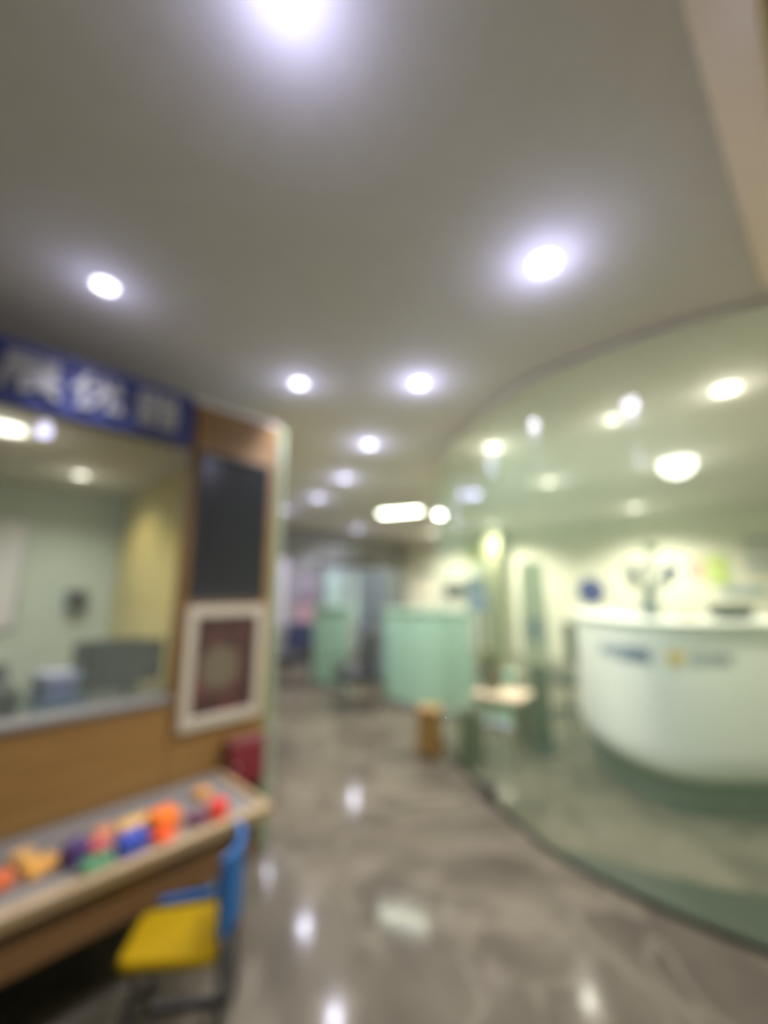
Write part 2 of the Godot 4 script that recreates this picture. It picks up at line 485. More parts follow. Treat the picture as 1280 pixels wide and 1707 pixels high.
func glass_room():
	var line := spline([Vector2(1.9, -3.3), Vector2(1.0, -2.92), Vector2(0.2, -2.68), Vector2(-0.4, -2.56), Vector2(-1.03, -2.59), Vector2(-1.49, -2.79), Vector2(-1.84, -3.02), Vector2(-2.30, -3.33), Vector2(-2.72, -3.70)], 8)
	var t := Node3D.new(); t.name = "window_1"; add_child(t)
	t.set_meta("kind", "structure"); meta(t, "curved floor-to-ceiling green tinted glass wall around the reception room", "glass wall")
	var cuts := [0, 14, 28, 42, 56, 64]
	for i in cuts.size() - 1:
		var seg := line.slice(cuts[i], cuts[i + 1] + 1)
		# a hairline joint between panes
		seg[0] = seg[0].lerp(seg[1], 0.03); seg[-1] = seg[-1].lerp(seg[-2], 0.03)
		part("pane", ribbon(seg, 0.03, CEILING - 0.03, 0.0001 + 0.012), M.glass, t)
	part("floor_channel", ribbon(line, 0.0, 0.03, 0.022), M.stone_dark, t)
	part("ceiling_channel", ribbon(line, CEILING - 0.035, CEILING, 0.022), M.ceiling, t)
	# a lock fitting at the foot of the glass
	var lk := thing("door_lock", "small black lock fitting at the foot of the curved glass wall", "lock", Vector3(-1.72, 0.0, -2.90), deg_to_rad(-34))
	part("lock_body", box(Vector3(0.13, 0.075, 0.05), 0.008), M.black, lk, Vector3(0, 0.075, 0.01))
	part("keyhole", lathe([Vector2(0.014, 0.0), Vector2(0.014, 0.004), Vector2(0.0, 0.005)], 16), M.steel, lk, Vector3(0, 0.075, 0.035), Vector3(PI / 2, 0, 0))
	# dark green strip on the floor along the glass, tapering to one end
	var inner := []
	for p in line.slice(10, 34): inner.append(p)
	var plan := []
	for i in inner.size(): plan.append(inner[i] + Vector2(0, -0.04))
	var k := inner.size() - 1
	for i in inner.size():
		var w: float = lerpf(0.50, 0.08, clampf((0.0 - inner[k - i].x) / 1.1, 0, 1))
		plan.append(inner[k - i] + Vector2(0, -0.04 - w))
	single("floor_strip", plan_solid(plan, [Vector2(0, 0.0), Vector2(0, 0.008), Vector2(0.008, 0.012)]), M.stone_dark, "dark green floor strip lying inside along the glass wall", "mat")

# ------------------------------------------------------------------ the shop on the left
func shop_front():
	var X := -2.43
	var t := Node3D.new(); t.name = "wall_left"; add_child(t)
	t.set_meta("kind", "structure"); meta(t, "wood clad shop front with a wide window", "wall")
	part("lower_panel", box_between(Vector3(X - 0.12, 0.36, -0.90), Vector3(X, 0.905, 2.9), 0.004), M.wood, t, Vector3.ZERO, Vector3.ZERO, "brown wooden panel below the window")
	part("plinth", box_between(Vector3(X - 0.11, 0.0, -1.47), Vector3(X - 0.02, 0.358, 2.9), 0.003), M.black, t, Vector3.ZERO, Vector3.ZERO, "black plinth under the wooden panel")
	part("end_post", box_between(Vector3(X - 0.12, 0.36, -1.46), Vector3(X, 2.63, -0.902), 0.005), M.wood, t, Vector3.ZERO, Vector3.ZERO, "wooden end post of the shop front")
	part("top_rail", box_between(Vector3(X - 0.12, 2.35, -0.90), Vector3(X - 0.03, 2.63, 2.9), 0.004), M.wood, t)
	part("roof", box_between(Vector3(-6.0, 2.632, -1.46), Vector3(X - 0.01, 2.66, 2.9), 0.0), M.ceiling, t, Vector3.ZERO, Vector3.ZERO, "flat roof of the shop box")
	part("corner_trim", box_between(Vector3(X - 0.10, 0.0, -1.525), Vector3(X + 0.004, 2.63, -1.462), 0.006), M.green_edge, t, Vector3.ZERO, Vector3.ZERO, "greenish corner trim")
	part("sill", box_between(Vector3(X - 0.14, 0.907, -0.90), Vector3(X + 0.012, 0.94, 2.9), 0.005), M.grey_top, t, Vector3.ZERO, Vector3.ZERO, "grey window sill")
	# the window itself
	var w := Node3D.new(); w.name = "window_2"; add_child(w)
	w.set_meta("kind", "structure"); meta(w, "wide shop window under the blue sign", "window")
	part("pane", box_between(Vector3(X - 0.07, 0.94, -0.90), Vector3(X - 0.058, 2.35, 2.9), 0.0), M.shop_glass, w)
	# the blue sign
	var s := thing("shop_sign", "blue sign board with large white characters above the shop window", "sign", Vector3(X, 2.33, 0))
	part("board", box_between(Vector3(-0.028, 0, -0.872), Vector3(0.02, 0.315, 2.6), 0.004), M.blue_sign, s)
	var spots := [["zhan", -0.13], ["you", -0.395], ["qi", -0.675]]
	for a in spots:
		part("character", stroke_mesh(a[0], 0.215, 0.19, 0.026, 0.012), M.letter, s, Vector3(0.02, 0.162, a[1]), Vector3(0, PI / 2, 0), "white raised character")
	# black notice board
	var b := thing("notice_board", "tall black glossy notice board on the wooden end post", "board", Vector3(X, 1.44, -1.17))
	part("panel", box_between(Vector3(0.001, 0, -0.235), Vector3(0.016, 0.885, 0.235), 0.003), M.board, b)
	part("frame", frame_mesh(0.47, 0.885, 0.018, 0.02), M.black, b, Vector3(0.012, 0.4425, 0), Vector3(0, PI / 2, 0))
	# framed picture
	var f := thing("picture_frame", "cream framed dark picture hanging under the black notice board", "picture", Vector3(X, 0.75, -1.175))
	part("frame", frame_mesh(0.485, 0.655, 0.06, 0.03), M.frame_white, f, Vector3(0.016, 0.3275, 0), Vector3(0, PI / 2, 0))
	part("backing", box_between(Vector3(0.001, 0.02, -0.23), Vector3(0.010, 0.635, 0.23), 0.0), M.black, f)
	part("picture", sheet(0.38, 0.55), picture_material(), f, Vector3(0.0125, 0.3275, 0), Vector3(0, PI / 2, 0), "dark red and olive picture")

# a printed sheet facing +z, its print running over the whole face
func sheet(w: float, h: float) -> Mesh:
	var q := BoxMesh.new(); q.size = Vector3(w, h, 0.003)
	var m := q.get_mesh_arrays()
	var v: PackedVector3Array = m[Mesh.ARRAY_VERTEX]
	var uv := PackedVector2Array()
	for p in v: uv.append(Vector2(p.x / w + 0.5, 0.5 - p.y / h))
	m[Mesh.ARRAY_TEX_UV] = uv
	var am := ArrayMesh.new(); am.add_surface_from_arrays(Mesh.PRIMITIVE_TRIANGLES, m)
	return am

func frame_mesh(w: float, h: float, b: float, depth: float) -> Mesh:
	var st := start()
	box_to(st, Vector3(0, h / 2 - b / 2, 0), Vector3(w, b, depth), 0.004)
	box_to(st, Vector3(0, -h / 2 + b / 2, 0), Vector3(w, b, depth), 0.004)
	for s in [-1.0, 1.0]:
		box_to(st, Vector3(s * (w / 2 - b / 2), 0, 0), Vector3(b, h - 2 * b, depth), 0.004)
	return done(st)

# the print in the frame: a round olive shape on dark red brown
func picture_material() -> StandardMaterial3D:
	var n := FastNoiseLite.new(); n.seed = 31; n.frequency = 0.03
	var img := Image.create(96, 128, false, Image.FORMAT_RGB8)
	for y in 128:
		for x in 96:
			var c := rgb(66, 45, 38)
			c = c.lerp(rgb(112, 60, 56), clampf(n.get_noise_2d(x, y) * 1.5, 0, 0.6))
			var d := Vector2((x - 40.0) / 34.0, (y - 68.0) / 34.0).length()
			c = c.lerp(rgb(104, 96, 72), clampf((1.05 - d) * 2.5, 0, 0.9))
			img.set_pixel(x, y, c)
	var m := mat(Color.WHITE, 0.35)
	m.albedo_texture = ImageTexture.create_from_image(img)
	return m

func office_chair(at: Vector3, turn: float, label: String, back_mat: Material, group := ""):
	var c := thing("office_chair", label, "chair", at, turn, group)
	part("seat", box(Vector3(0.46, 0.08, 0.44), 0.03), M.black, c, Vector3(0, 0.46, 0))
	var st := start()
	for i in 6:
		var a := lerpf(-0.5, 0.5, i / 5.0)
		box_to(st, Vector3(sin(a) * 0.42, 0.84, 0.22 - (1.0 - cos(a)) * 0.4), Vector3(0.095, 0.52, 0.05), 0.012, Basis(Vector3.UP, -a))
	part("backrest", done(st), back_mat, c)
	part("back_bar", tube([Vector3(0, 0.44, 0.15), Vector3(0, 0.47, 0.27), Vector3(0, 0.75, 0.26)], 0.018), M.dark_metal, c)
	part("gas_lift", lathe([Vector2(0.03, 0.08), Vector2(0.03, 0.28), Vector2(0.018, 0.29), Vector2(0.018, 0.43)], 14), M.dark_metal, c)
	for k in 5:
		var d := Vector3(cos(TAU * k / 5.0), 0, sin(TAU * k / 5.0))
		part("foot", tube([d * 0.02 + Vector3(0, 0.1, 0), d * 0.27 + Vector3(0, 0.065, 0)], 0.02, 8, 0.013), M.black, c)
		part("castor", lathe([Vector2(0.0, -0.012), Vector2(0.026, -0.012), Vector2(0.03, 0.0), Vector2(0.026, 0.012), Vector2(0.0, 0.012)], 12), M.black, c, d * 0.26 + Vector3(0, 0.03, 0), Vector3(PI / 2, k, 0))

func shop_inside():
	# side wall of the shop, yellow inside
	struct("wall_shop_side", box_between(Vector3(-5.9, 0, -1.44), Vector3(-2.56, 2.63, -1.38), 0.0), M.yellow_wall, "yellow side wall inside the shop", "wall")
	struct("wall_shop_back", box_between(Vector3(-6.0, 0, -1.44), Vector3(-5.902, 2.63, 2.9), 0.0), M.shop_wall, "pale rear wall inside the shop", "wall")
	# white board and bracket on the rear wall
	var wb := thing("white_board", "white board on the rear wall inside the shop", "board", Vector3(-5.89, 1.1, 0.35))
	part("panel", box_between(Vector3(-0.01, 0, -0.85), Vector3(0.015, 1.15, 0.8), 0.003), mat(rgb(236, 236, 244), 0.3), wb)
	part("frame", frame_mesh(1.69, 1.19, 0.025, 0.02), M.steel, wb, Vector3(0.006, 0.575, -0.025), Vector3(0, PI / 2, 0))
	var sp := thing("wall_speaker", "small dark speaker box on the rear wall inside the shop", "speaker", Vector3(-5.84, 1.26, -1.02))
	part("cabinet", box(Vector3(0.12, 0.24, 0.19), 0.015), M.black, sp, Vector3(0, 0.12, 0))
	part("grille", box(Vector3(0.01, 0.2, 0.15), 0.003), M.dark_metal, sp, Vector3(0.063, 0.12, 0))
	# work desk under the window with boxes on it
	var d := thing("work_desk", "dark work desk standing behind the shop window", "desk", Vector3(-3.05, 0, 0.0))
	part("desk_top", box_between(Vector3(-0.33, 0.80, -1.28), Vector3(0.33, 0.83, 1.6), 0.006), mat(rgb(74, 76, 72), 0.4), d)
	for z in [-1.2, 0.2, 1.5]:
		part("side_panel", box_between(Vector3(-0.3, 0, z - 0.015), Vector3(0.3, 0.80, z + 0.015), 0.003), M.black, d)
	office_chair(Vector3(-3.86, 0, -0.98), -PI / 2, "black office chair behind the desk inside the shop", mat(rgb(36, 38, 26), 0.8))
	var mo := thing("computer_monitor", "dark computer monitor on the desk behind the shop window", "monitor", Vector3(-3.0, 0.83, -0.86), deg_to_rad(115))
	part("screen_case", box(Vector3(0.44, 0.26, 0.03), 0.006), M.black, mo, Vector3(0, 0.22, 0))
	part("screen", box(Vector3(0.41, 0.23, 0.004), 0.001), M.board, mo, Vector3(0, 0.222, 0.0165))
	part("stand", tube([Vector3(0, 0.01, -0.03), Vector3(0, 0.14, -0.025)], 0.018), M.black, mo)
	part("stand_base", box(Vector3(0.2, 0.014, 0.14), 0.005), M.black, mo, Vector3(0, 0.007, -0.02))
	var pb := thing("storage_box", "lilac blue storage box on the desk behind the shop window", "box", Vector3(-3.14, 0.83, -0.50), 0.3)
	part("box_body", box(Vector3(0.2, 0.16, 0.16), 0.006), mat(rgb(108, 122, 160), 0.6), pb, Vector3(0, 0.08, 0))
	part("lid", box(Vector3(0.21, 0.04, 0.17), 0.006), mat(rgb(170, 176, 200), 0.6), pb, Vector3(0, 0.18, 0))
	var pr := thing("desk_printer", "dark grey desktop printer behind the shop window", "printer", Vector3(-3.1, 0.83, -0.16), PI / 2)
	part("body", box(Vector3(0.34, 0.16, 0.3), 0.02), mat(rgb(38, 40, 30), 0.5), pr, Vector3(0, 0.08, 0))
	part("paper_tray", box(Vector3(0.26, 0.12, 0.02), 0.006), M.black, pr, Vector3(0, 0.2, -0.12), Vector3(-0.4, 0, 0))
	part("output_slot", box(Vector3(0.26, 0.02, 0.01), 0.002), M.black, pr, Vector3(0, 0.05, 0.15))
	var tb := thing("document_tray", "teal blue document tray on the desk behind the shop window", "tray", Vector3(-2.86, 0.83, -0.52), 0.1)
	part("tray_base", box(Vector3(0.2, 0.01, 0.26), 0.003), mat(rgb(50, 92, 120), 0.5), tb, Vector3(0, 0.005, 0))
	for s in [-1.0, 1.0]:
		part("tray_side", box(Vector3(0.008, 0.06, 0.26), 0.002), mat(rgb(50, 92, 120), 0.5), tb, Vector3(s * 0.096, 0.035, 0))
	# a leafy plant
	var pl := thing("potted_plant", "potted plant with broad green leaves inside the shop", "plant", Vector3(-4.3, 0, -0.42))
	part("pot", lathe([Vector2(0.0, 0.0), Vector2(0.13, 0.0), Vector2(0.17, 0.32), Vector2(0.15, 0.32), Vector2(0.14, 0.28), Vector2(0.0, 0.28)]), M.cream, pl)
	leaves(pl, Vector3(0, 0.28, 0), 0.85, 16, 0.30, mat(rgb(92, 128, 84), 0.5))

func leaves(parent: Node, at: Vector3, height: float, count: int, size: float, m: Material):
	for i in count:
		var a := rng.randf() * TAU
		var tilt := rng.randf_range(0.15, 0.8)
		var h := height * rng.randf_range(0.45, 1.0)
		var dirn := Vector3(cos(a) * sin(tilt), cos(tilt), sin(a) * sin(tilt))
		var root := at + Vector3(0, (h - size) * 0.6, 0) + Vector3(cos(a), 0, sin(a)) * 0.03
		part("stem", tube([at, root], 0.005, 5), m, parent)
		var side := dirn.cross(Vector3.UP).normalized()
		var nrm := side.cross(dirn).normalized()
		var st := start()
		var prev := [root, root]
		for k in range(1, 6):
			var t := k / 5.0
			var w := sin(PI * pow(t, 0.8)) * size * 0.17
			var c := root + dirn * size * t - Vector3(0, size * 0.25 * t * t, 0)
			var cur := [c - side * w, c + side * w]
			quad(st, prev[0], prev[1], cur[1], cur[0], nrm)
			quad(st, prev[0] - nrm * 0.002, prev[1] - nrm * 0.002, cur[1] - nrm * 0.002, cur[0] - nrm * 0.002, -nrm)
			prev = cur
		part("leaf", done(st), m, parent)

# ------------------------------------------------------------------ play table
func play_corner():
	var t := thing("play_table", "low play table with grey top and wooden edge along the shop front", "table", Vector3(-2.15, 0, 0))
	part("table_top", box_between(Vector3(-0.262, 0.472, -1.15), Vector3(0.235, 0.5, 1.5), 0.003), M.grey_top, t, Vector3.ZERO, Vector3.ZERO, "grey table top")
	part("front_edge", box_between(Vector3(0.236, 0.455, -1.19), Vector3(0.285, 0.512, 1.5), 0.008), M.edge_wood, t, Vector3.ZERO, Vector3.ZERO, "pale wooden front edge")
	part("end_edge", box_between(Vector3(-0.262, 0.455, -1.192), Vector3(0.235, 0.512, -1.152), 0.008), M.edge_wood, t, Vector3.ZERO, Vector3.ZERO, "pale wooden end edge")
	part("apron", box_between(Vector3(0.225, 0.30, -1.12), Vector3(0.25, 0.454, 1.5), 0.003), M.brown_wood, t, Vector3.ZERO, Vector3.ZERO, "brown wooden apron")
	part("end_apron", box_between(Vector3(-0.2, 0.30, -1.145), Vector3(0.224, 0.454, -1.122), 0.003), M.brown_wood, t)
	for p in [Vector3(0.18, 0, -1.09), Vector3(0.18, 0, 1.4), Vector3(-0.2, 0, -1.09), Vector3(-0.2, 0, 1.4)]:
		part("leg", box(Vector3(0.045, 0.47, 0.045), 0.004), M.brown_wood, t, p + Vector3(0, 0.235, 0))
	# toy bricks on the table: x, z, studs along x and z, rows high, colour, turn
	var bricks := [
		[-2.02, -0.76, 3, 3, 2, rgb(232, 120, 34), 0.2, "large orange toy brick on the play table next to the pale brick row"],
		[-1.93, -0.73, 2, 2, 1, rgb(226, 84, 36), 0.5, "red-orange toy brick in front of the large orange brick"],
		[-1.94, -0.96, 2, 2, 2, rgb(222, 66, 50), 0.1, "bright red toy brick by the far end of the play table"],
		[-1.98, -0.88, 2, 2, 1, rgb(110, 64, 84), 0.6, "plum toy brick beside the bright red brick"],
		[-2.18, -0.99, 2, 2, 1, rgb(206, 146, 66), 0.3, "amber toy brick at the back of the play table top"],
		[-2.12, -0.68, 2, 4, 1, rgb(220, 178, 100), 0.05, "long pale yellow toy brick on the play table"],
		[-2.13, -0.57, 2, 2, 1, rgb(206, 140, 90), 0.2, "tan toy brick at the end of the long pale yellow brick"],
		[-1.94, -0.62, 2, 3, 2, rgb(58, 80, 168), 0.15, "blue toy brick at the front edge of the play table"],
		[-1.93, -0.505, 2, 3, 1, rgb(76, 134, 88), 0.1, "green toy brick next to the blue brick"],
		[-2.03, -0.455, 2, 2, 2, rgb(72, 48, 98), 0.4, "dark purple toy brick beside the green brick"],
		[-2.05, -0.535, 2, 2, 1, rgb(188, 84, 84), 0.1, "dusty red toy brick next to the dark purple brick"],
		[-2.06, -0.36, 2, 3, 1, rgb(216, 158, 66), 0.3, "golden yellow toy brick alone on the grey table top"],
		[-2.17, -0.32, 2, 2, 1, rgb(206, 160, 92), 0.8, "sand coloured toy brick behind the golden yellow brick"],
		[-2.06, -0.24, 2, 3, 1, rgb(214, 106, 50), 0.1, "dull orange toy brick at the end of the brick row away from the red box"],
	]
	for b in bricks:
		var k := thing("toy_brick", b[7], "toy brick", Vector3(b[0], 0.5, b[1]), b[6], "toy bricks on the play table")
		var u := 0.032
		var m := mat(b[5], 0.35)
		part("block", box(Vector3(b[2] * u, b[4] * 0.036, b[3] * u), 0.003), m, k, Vector3(0, b[4] * 0.018, 0))
		for i in b[2]:
			for j in b[3]:
				part("stud", lathe([Vector2(0.01, 0), Vector2(0.01, 0.006), Vector2(0.009, 0.007), Vector2(0, 0.007)], 10), m, k, Vector3((i - (b[2] - 1) / 2.0) * u, b[4] * 0.036, (j - (b[3] - 1) / 2.0) * u))
	# dark red box on the end post
	var r := thing("red_box", "dark red box fixed to the end post beside the play table", "box", Vector3(-2.43, 0.40, -1.315))
	part("box_body", box_between(Vector3(0.002, 0.0, -0.115), Vector3(0.085, 0.26, 0.115), 0.006), mat(rgb(92, 44, 32), 0.55), r)
	var dr := part("door", box_between(Vector3(0.086, 0.02, -0.1), Vector3(0.098, 0.24, 0.1), 0.004), M.maroon, r, Vector3.ZERO, Vector3.ZERO, "dark red door")
	part("knob", lathe([Vector2(0.008, 0.0), Vector2(0.008, 0.012), Vector2(0.012, 0.016), Vector2(0.0, 0.022)], 14), M.steel, dr, Vector3(0.098, 0.13, 0.08), Vector3(0, 0, -PI / 2))
	# child's chair
	var c := thing("child_chair", "small child's chair with yellow seat and blue back by the play table", "chair", Vector3(-1.66, 0, -0.73), deg_to_rad(-37))
	var seat := plan_solid([Vector2(-0.12, 0.15), Vector2(-0.09, 0.18), Vector2(0.09, 0.18), Vector2(0.12, 0.15), Vector2(0.135, -0.11), Vector2(0.11, -0.14), Vector2(-0.11, -0.14), Vector2(-0.135, -0.11)], [Vector2(0.012, 0.30), Vector2(0.0, 0.31), Vector2(0.0, 0.325), Vector2(0.01, 0.335)])
	part("seat", seat, M.yellow, c, Vector3.ZERO, Vector3.ZERO, "yellow seat")
	var curve := []
	for i in 11:
		var a := lerpf(-0.62, 0.62, i / 10.0)
		curve.append(Vector2(sin(a) * 0.21, -0.175 + (1 - cos(a)) * 0.22))
	part("backrest", ribbon(curve, 0.37, 0.605, 0.02), M.blue, c, Vector3.ZERO, Vector3.ZERO, "blue backrest")
	part("seat_rim", tube([Vector3(-0.145, 0.335, 0.13), Vector3(-0.15, 0.345, -0.05), Vector3(-0.142, 0.38, -0.14)], 0.016, 10), M.blue, c, Vector3.ZERO, Vector3.ZERO, "blue seat rim")
	for s in [-1.0, 1.0]:
		part("leg_loop", tube([Vector3(s * 0.11, 0.305, 0.11), Vector3(s * 0.13, 0.03, 0.14), Vector3(s * 0.13, 0.012, 0.12), Vector3(s * 0.13, 0.012, -0.14), Vector3(s * 0.13, 0.03, -0.16), Vector3(s * 0.115, 0.305, -0.145), Vector3(s * 0.105, 0.55, -0.128)], 0.012, 10), M.dark_metal, c)
	part("cross_bar", tube([Vector3(-0.12, 0.15, -0.145), Vector3(0.12, 0.15, -0.145)], 0.01), M.dark_metal, c)
	part("back_panel", box(Vector3(0.2, 0.1, 0.012), 0.003), M.black, c, Vector3(0, 0.2, -0.145), Vector3.ZERO, "black panel under the seat")

# ------------------------------------------------------------------ reception
func counter_plan() -> Array:
	return spline([Vector2(-1.72, -5.0), Vector2(-1.62, -4.55), Vector2(-1.42, -4.15), Vector2(-1.2, -3.88), Vector2(-0.97, -3.69), Vector2(-0.74, -3.62), Vector2(-0.52, -3.68), Vector2(-0.28, -3.88), Vector2(0.05, -4.2), Vector2(0.5, -4.7), Vector2(0.9, -5.2)], 6)

func reception():
	var front := counter_plan()
	var plan := front.duplicate()
	var back := [Vector2(0.45, -5.35), Vector2(0.0, -4.9), Vector2(-0.4, -4.5), Vector2(-0.72, -4.3), Vector2(-0.95, -4.45), Vector2(-1.1, -4.75), Vector2(-1.2, -5.1)]
	plan.append_array(back)
	var t := thing("reception_counter", "white reception counter with rounded nose behind the glass wall", "counter", Vector3.ZERO)
	part("body", ribbon_profile(front, [Vector2(0.10, 0.20), Vector2(0.03, 0.235), Vector2(0.0, 0.29), Vector2(0.0, 0.4), Vector2(0.02, 1.05), Vector2(0.03, 1.235)], 0.3), M.white, t)
	part("counter_top", ribbon_profile(front, [Vector2(0.02, 1.237), Vector2(0.0, 1.245), Vector2(0.0, 1.27), Vector2(0.012, 1.28)], 0.42), M.white, t)
	part("toe_kick", ribbon_profile(front, [Vector2(0.11, 0.0), Vector2(0.11, 0.20)], 0.18), M.toe, t, Vector3.ZERO, Vector3.ZERO, "dark recessed base")
	# lettering along the front at about one metre
	var marks := [["zhong", 0.255], ["zheng", 0.325], ["guo", 0.395], ["you", 0.465]]
	var run := arc_points(front)
	var names := ["zhong", "zheng", "guo", "qi"]
	for i in 4:
		letter_on(t, run, 1.34 + i * 0.125, names[i], 0.115, 0.105, M.print_blue, "blue grey character")
	dot_on(t, run, 1.94, 0.055, mat(rgb(226, 190, 90), 0.4))
	var more := ["ri", "you", "zhong"]
	for i in 3:
		letter_on(t, run, 2.08 + i * 0.10, more[i], 0.09, 0.085, M.print_grey, "grey character")
	# card terminal on the counter
	var k := thing("card_terminal", "black device standing on the white reception counter", "device", Vector3(-0.30, 1.28, -4.14), 0.6)
	part("device_body", box(Vector3(0.26, 0.10, 0.16), 0.03), M.black, k, Vector3(0, 0.06, 0))
	part("device_screen", box(Vector3(0.18, 0.06, 0.004), 0.001), M.board, k, Vector3(0, 0.065, 0.0815))
	part("device_foot", box(Vector3(0.16, 0.012, 0.12), 0.004), M.black, k, Vector3(0, 0.006, 0))
	# vase with branches
	var v := thing("flower_vase", "grey vase with dark stems and dusky blue blossoms on the reception counter", "vase", Vector3(-0.78, 1.28, -3.9))
	part("vase", lathe([Vector2(0, 0), Vector2(0.05, 0), Vector2(0.075, 0.06), Vector2(0.06, 0.14), Vector2(0.03, 0.18), Vector2(0.036, 0.2), Vector2(0.028, 0.2), Vector2(0.02, 0.16), Vector2(0, 0.16)], 20), mat(rgb(128, 134, 134), 0.35), v)
	var tips := [Vector3(-0.10, 0.38, 0.02), Vector3(-0.07, 0.29, 0.05), Vector3(0.05, 0.56, -0.03), Vector3(0.03, 0.40, 0.04), Vector3(0.17, 0.38, 0.0), Vector3(0.12, 0.31, -0.06), Vector3(0.05, 0.25, 0.05)]
	var tones := [rgb(104, 104, 112), rgb(120, 122, 124), rgb(118, 128, 100), rgb(96, 112, 116), rgb(96, 112, 150), rgb(84, 98, 128), rgb(84, 96, 100)]
	for i in tips.size():
		var tip: Vector3 = tips[i]
		part("stem", tube([Vector3(0, 0.16, 0), tip * 0.5 + Vector3(0, 0.1, 0), tip], 0.004, 6), M.leaf, v)
		part("blossom", blossom(0.06, 40 + i), mat(tones[i], 0.7), v, tip)
	var pk := thing("tissue_box", "small pinkish box on the reception counter", "box", Vector3(-0.56, 1.28, -4.0), 0.3)
	part("box_body", box(Vector3(0.13, 0.055, 0.09), 0.006), mat(rgb(200, 168, 152), 0.6), pk, Vector3(0, 0.0275, 0))
	part("tissue", blossom(0.022, 77), M.white, pk, Vector3(0, 0.06, 0))

# the wall of a curved counter: profile of (inset from the front line, height) extended back by depth
func ribbon_profile(front: Array, prof: Array, depth: float) -> Mesh:
	var st := SurfaceTool.new(); st.begin(Mesh.PRIMITIVE_TRIANGLES)
	var n := front.size()
	var inward := []
	for i in n:
		var d: Vector2 = (front[mini(i + 1, n - 1)] - front[maxi(i - 1, 0)]).normalized()
		var o := Vector2(d.y, -d.x)
		if o.y > 0.0: o = -o
		inward.append(o)
	var rows := []
	for q in prof:
		var row := []
		for i in n:
			var p: Vector2 = front[i] + inward[i] * q.x
			row.append(Vector3(p.x, q.y, p.y))
		rows.append(row)
	var lows := []
	var highs := []
	for i in n:
		var p: Vector2 = front[i] + inward[i] * depth
		lows.append(Vector3(p.x, prof[0].y, p.y)); highs.append(Vector3(p.x, prof[-1].y, p.y))
	for i in n - 1:
		var o := Vector3(-inward[i].x, 0, -inward[i].y)
		st.set_smooth_group(1)
		for r in rows.size() - 1:
			quad(st, rows[r][i], rows[r][i + 1], rows[r + 1][i + 1], rows[r + 1][i], o)
		st.set_smooth_group(2)
		quad(st, lows[i], lows[i + 1], highs[i + 1], highs[i], -o)
		st.set_smooth_group(3)
		quad(st, rows[-1][i], rows[-1][i + 1], highs[i + 1], highs[i], Vector3.UP)
		quad(st, rows[0][i], rows[0][i + 1], lows[i + 1], lows[i], Vector3.DOWN)
	st.set_smooth_group(-1)
	for e in [0, n - 1]:
		var d3: Vector3 = rows[0][0] - rows[0][1] if e == 0 else rows[0][n - 1] - rows[0][n - 2]
		for r in rows.size() - 1:
			var m0 := Vector3(lows[e].x, rows[r][e].y, lows[e].z)
			var m1 := Vector3(lows[e].x, rows[r + 1][e].y, lows[e].z)
			quad(st, rows[r][e], m0, m1, rows[r + 1][e], d3)
	return done(st)

func arc_points(line: Array) -> Array:
	var out := []
	var s := 0.0
	for i in line.size():
		if i > 0: s += line[i].distance_to(line[i - 1])
		out.append([s, line[i]])
	return out

func on_run(run: Array, s: float) -> Array:
	for i in run.size() - 1:
		if run[i + 1][0] >= s:
			var t: float = (s - run[i][0]) / (run[i + 1][0] - run[i][0])
			var d: Vector2 = (run[i + 1][1] - run[i][1]).normalized()
			return [run[i][1].lerp(run[i + 1][1], t), d]
	return [run[-1][1], Vector2.RIGHT]

func letter_on(parent: Node, run: Array, s: float, key: String, w: float, h: float, m: Material, label: String):
	var a := on_run(run, s)
	var d: Vector2 = a[1]
	part("character", stroke_mesh(key, w, h, 0.016, 0.006), m, parent, Vector3(a[0].x, 1.02, a[0].y) + Vector3(d.y, 0, -d.x) * 0.022, Vector3(0, -atan2(d.y, d.x), 0), label)

func dot_on(parent: Node, run: Array, s: float, r: float, m: Material):
	var a := on_run(run, s)
	var d: Vector2 = a[1]
	part("round_logo", lathe([Vector2(r, -0.004), Vector2(r, 0.004), Vector2(r - 0.004, 0.006), Vector2(0, 0.006)], 24), m, parent, Vector3(a[0].x, 1.02, a[0].y) + Vector3(d.y, 0, -d.x) * 0.018, Vector3(PI / 2, -atan2(d.y, d.x), 0), "yellow round logo")

func blossom(r: float, seed_: int) -> Mesh:
	var st := start()
	var g := RandomNumberGenerator.new(); g.seed = seed_
	for i in 26:
		var d := Vector3(g.randfn(), g.randfn() * 0.8, g.randfn()).normalized()
		var s := d.cross(Vector3(0.3, 0.9, 0.2)).normalized() * r * 0.42
		var u := d.cross(s).normalized() * r * 0.42
		var c := d * r * g.randf_range(0.7, 1.0)
		quad(st, c - s, c - u, c + s, c + u, d)
		tri(st, c - s, c + s, d * r * 0.2, u)
	return done(st)

# ------------------------------------------------------------------ low table and stools
func stool(at: Vector3, turn: float, h: float, w: float, m: Material, label: String):
	var t := thing("wooden_stool", label, "stool", at, turn, "low stools around the low table")
	part("seat", box(Vector3(w, 0.035, w), 0.008), m, t, Vector3(0, h - 0.0175, 0))
	part("apron", frame_flat(w - 0.05, 0.05, h - 0.062), m, t)
	for x in [-1.0, 1.0]:
		for z in [-1.0, 1.0]:
			part("leg", tube([Vector3(x * (w / 2 - 0.045), h - 0.036, z * (w / 2 - 0.045)), Vector3(x * (w / 2 - 0.02), 0.0, z * (w / 2 - 0.02))], 0.022, 8, 0.016), m, t)
	for k in 4:
		part("side_board", box(Vector3(w - 0.075, h - 0.10, 0.012), 0.003), m, t, Vector3(0, (h - 0.10) / 2 + 0.04, 0) + Vector3(sin(k * PI / 2), 0, cos(k * PI / 2)) * (w / 2 - 0.033), Vector3(0, k * PI / 2, 0))

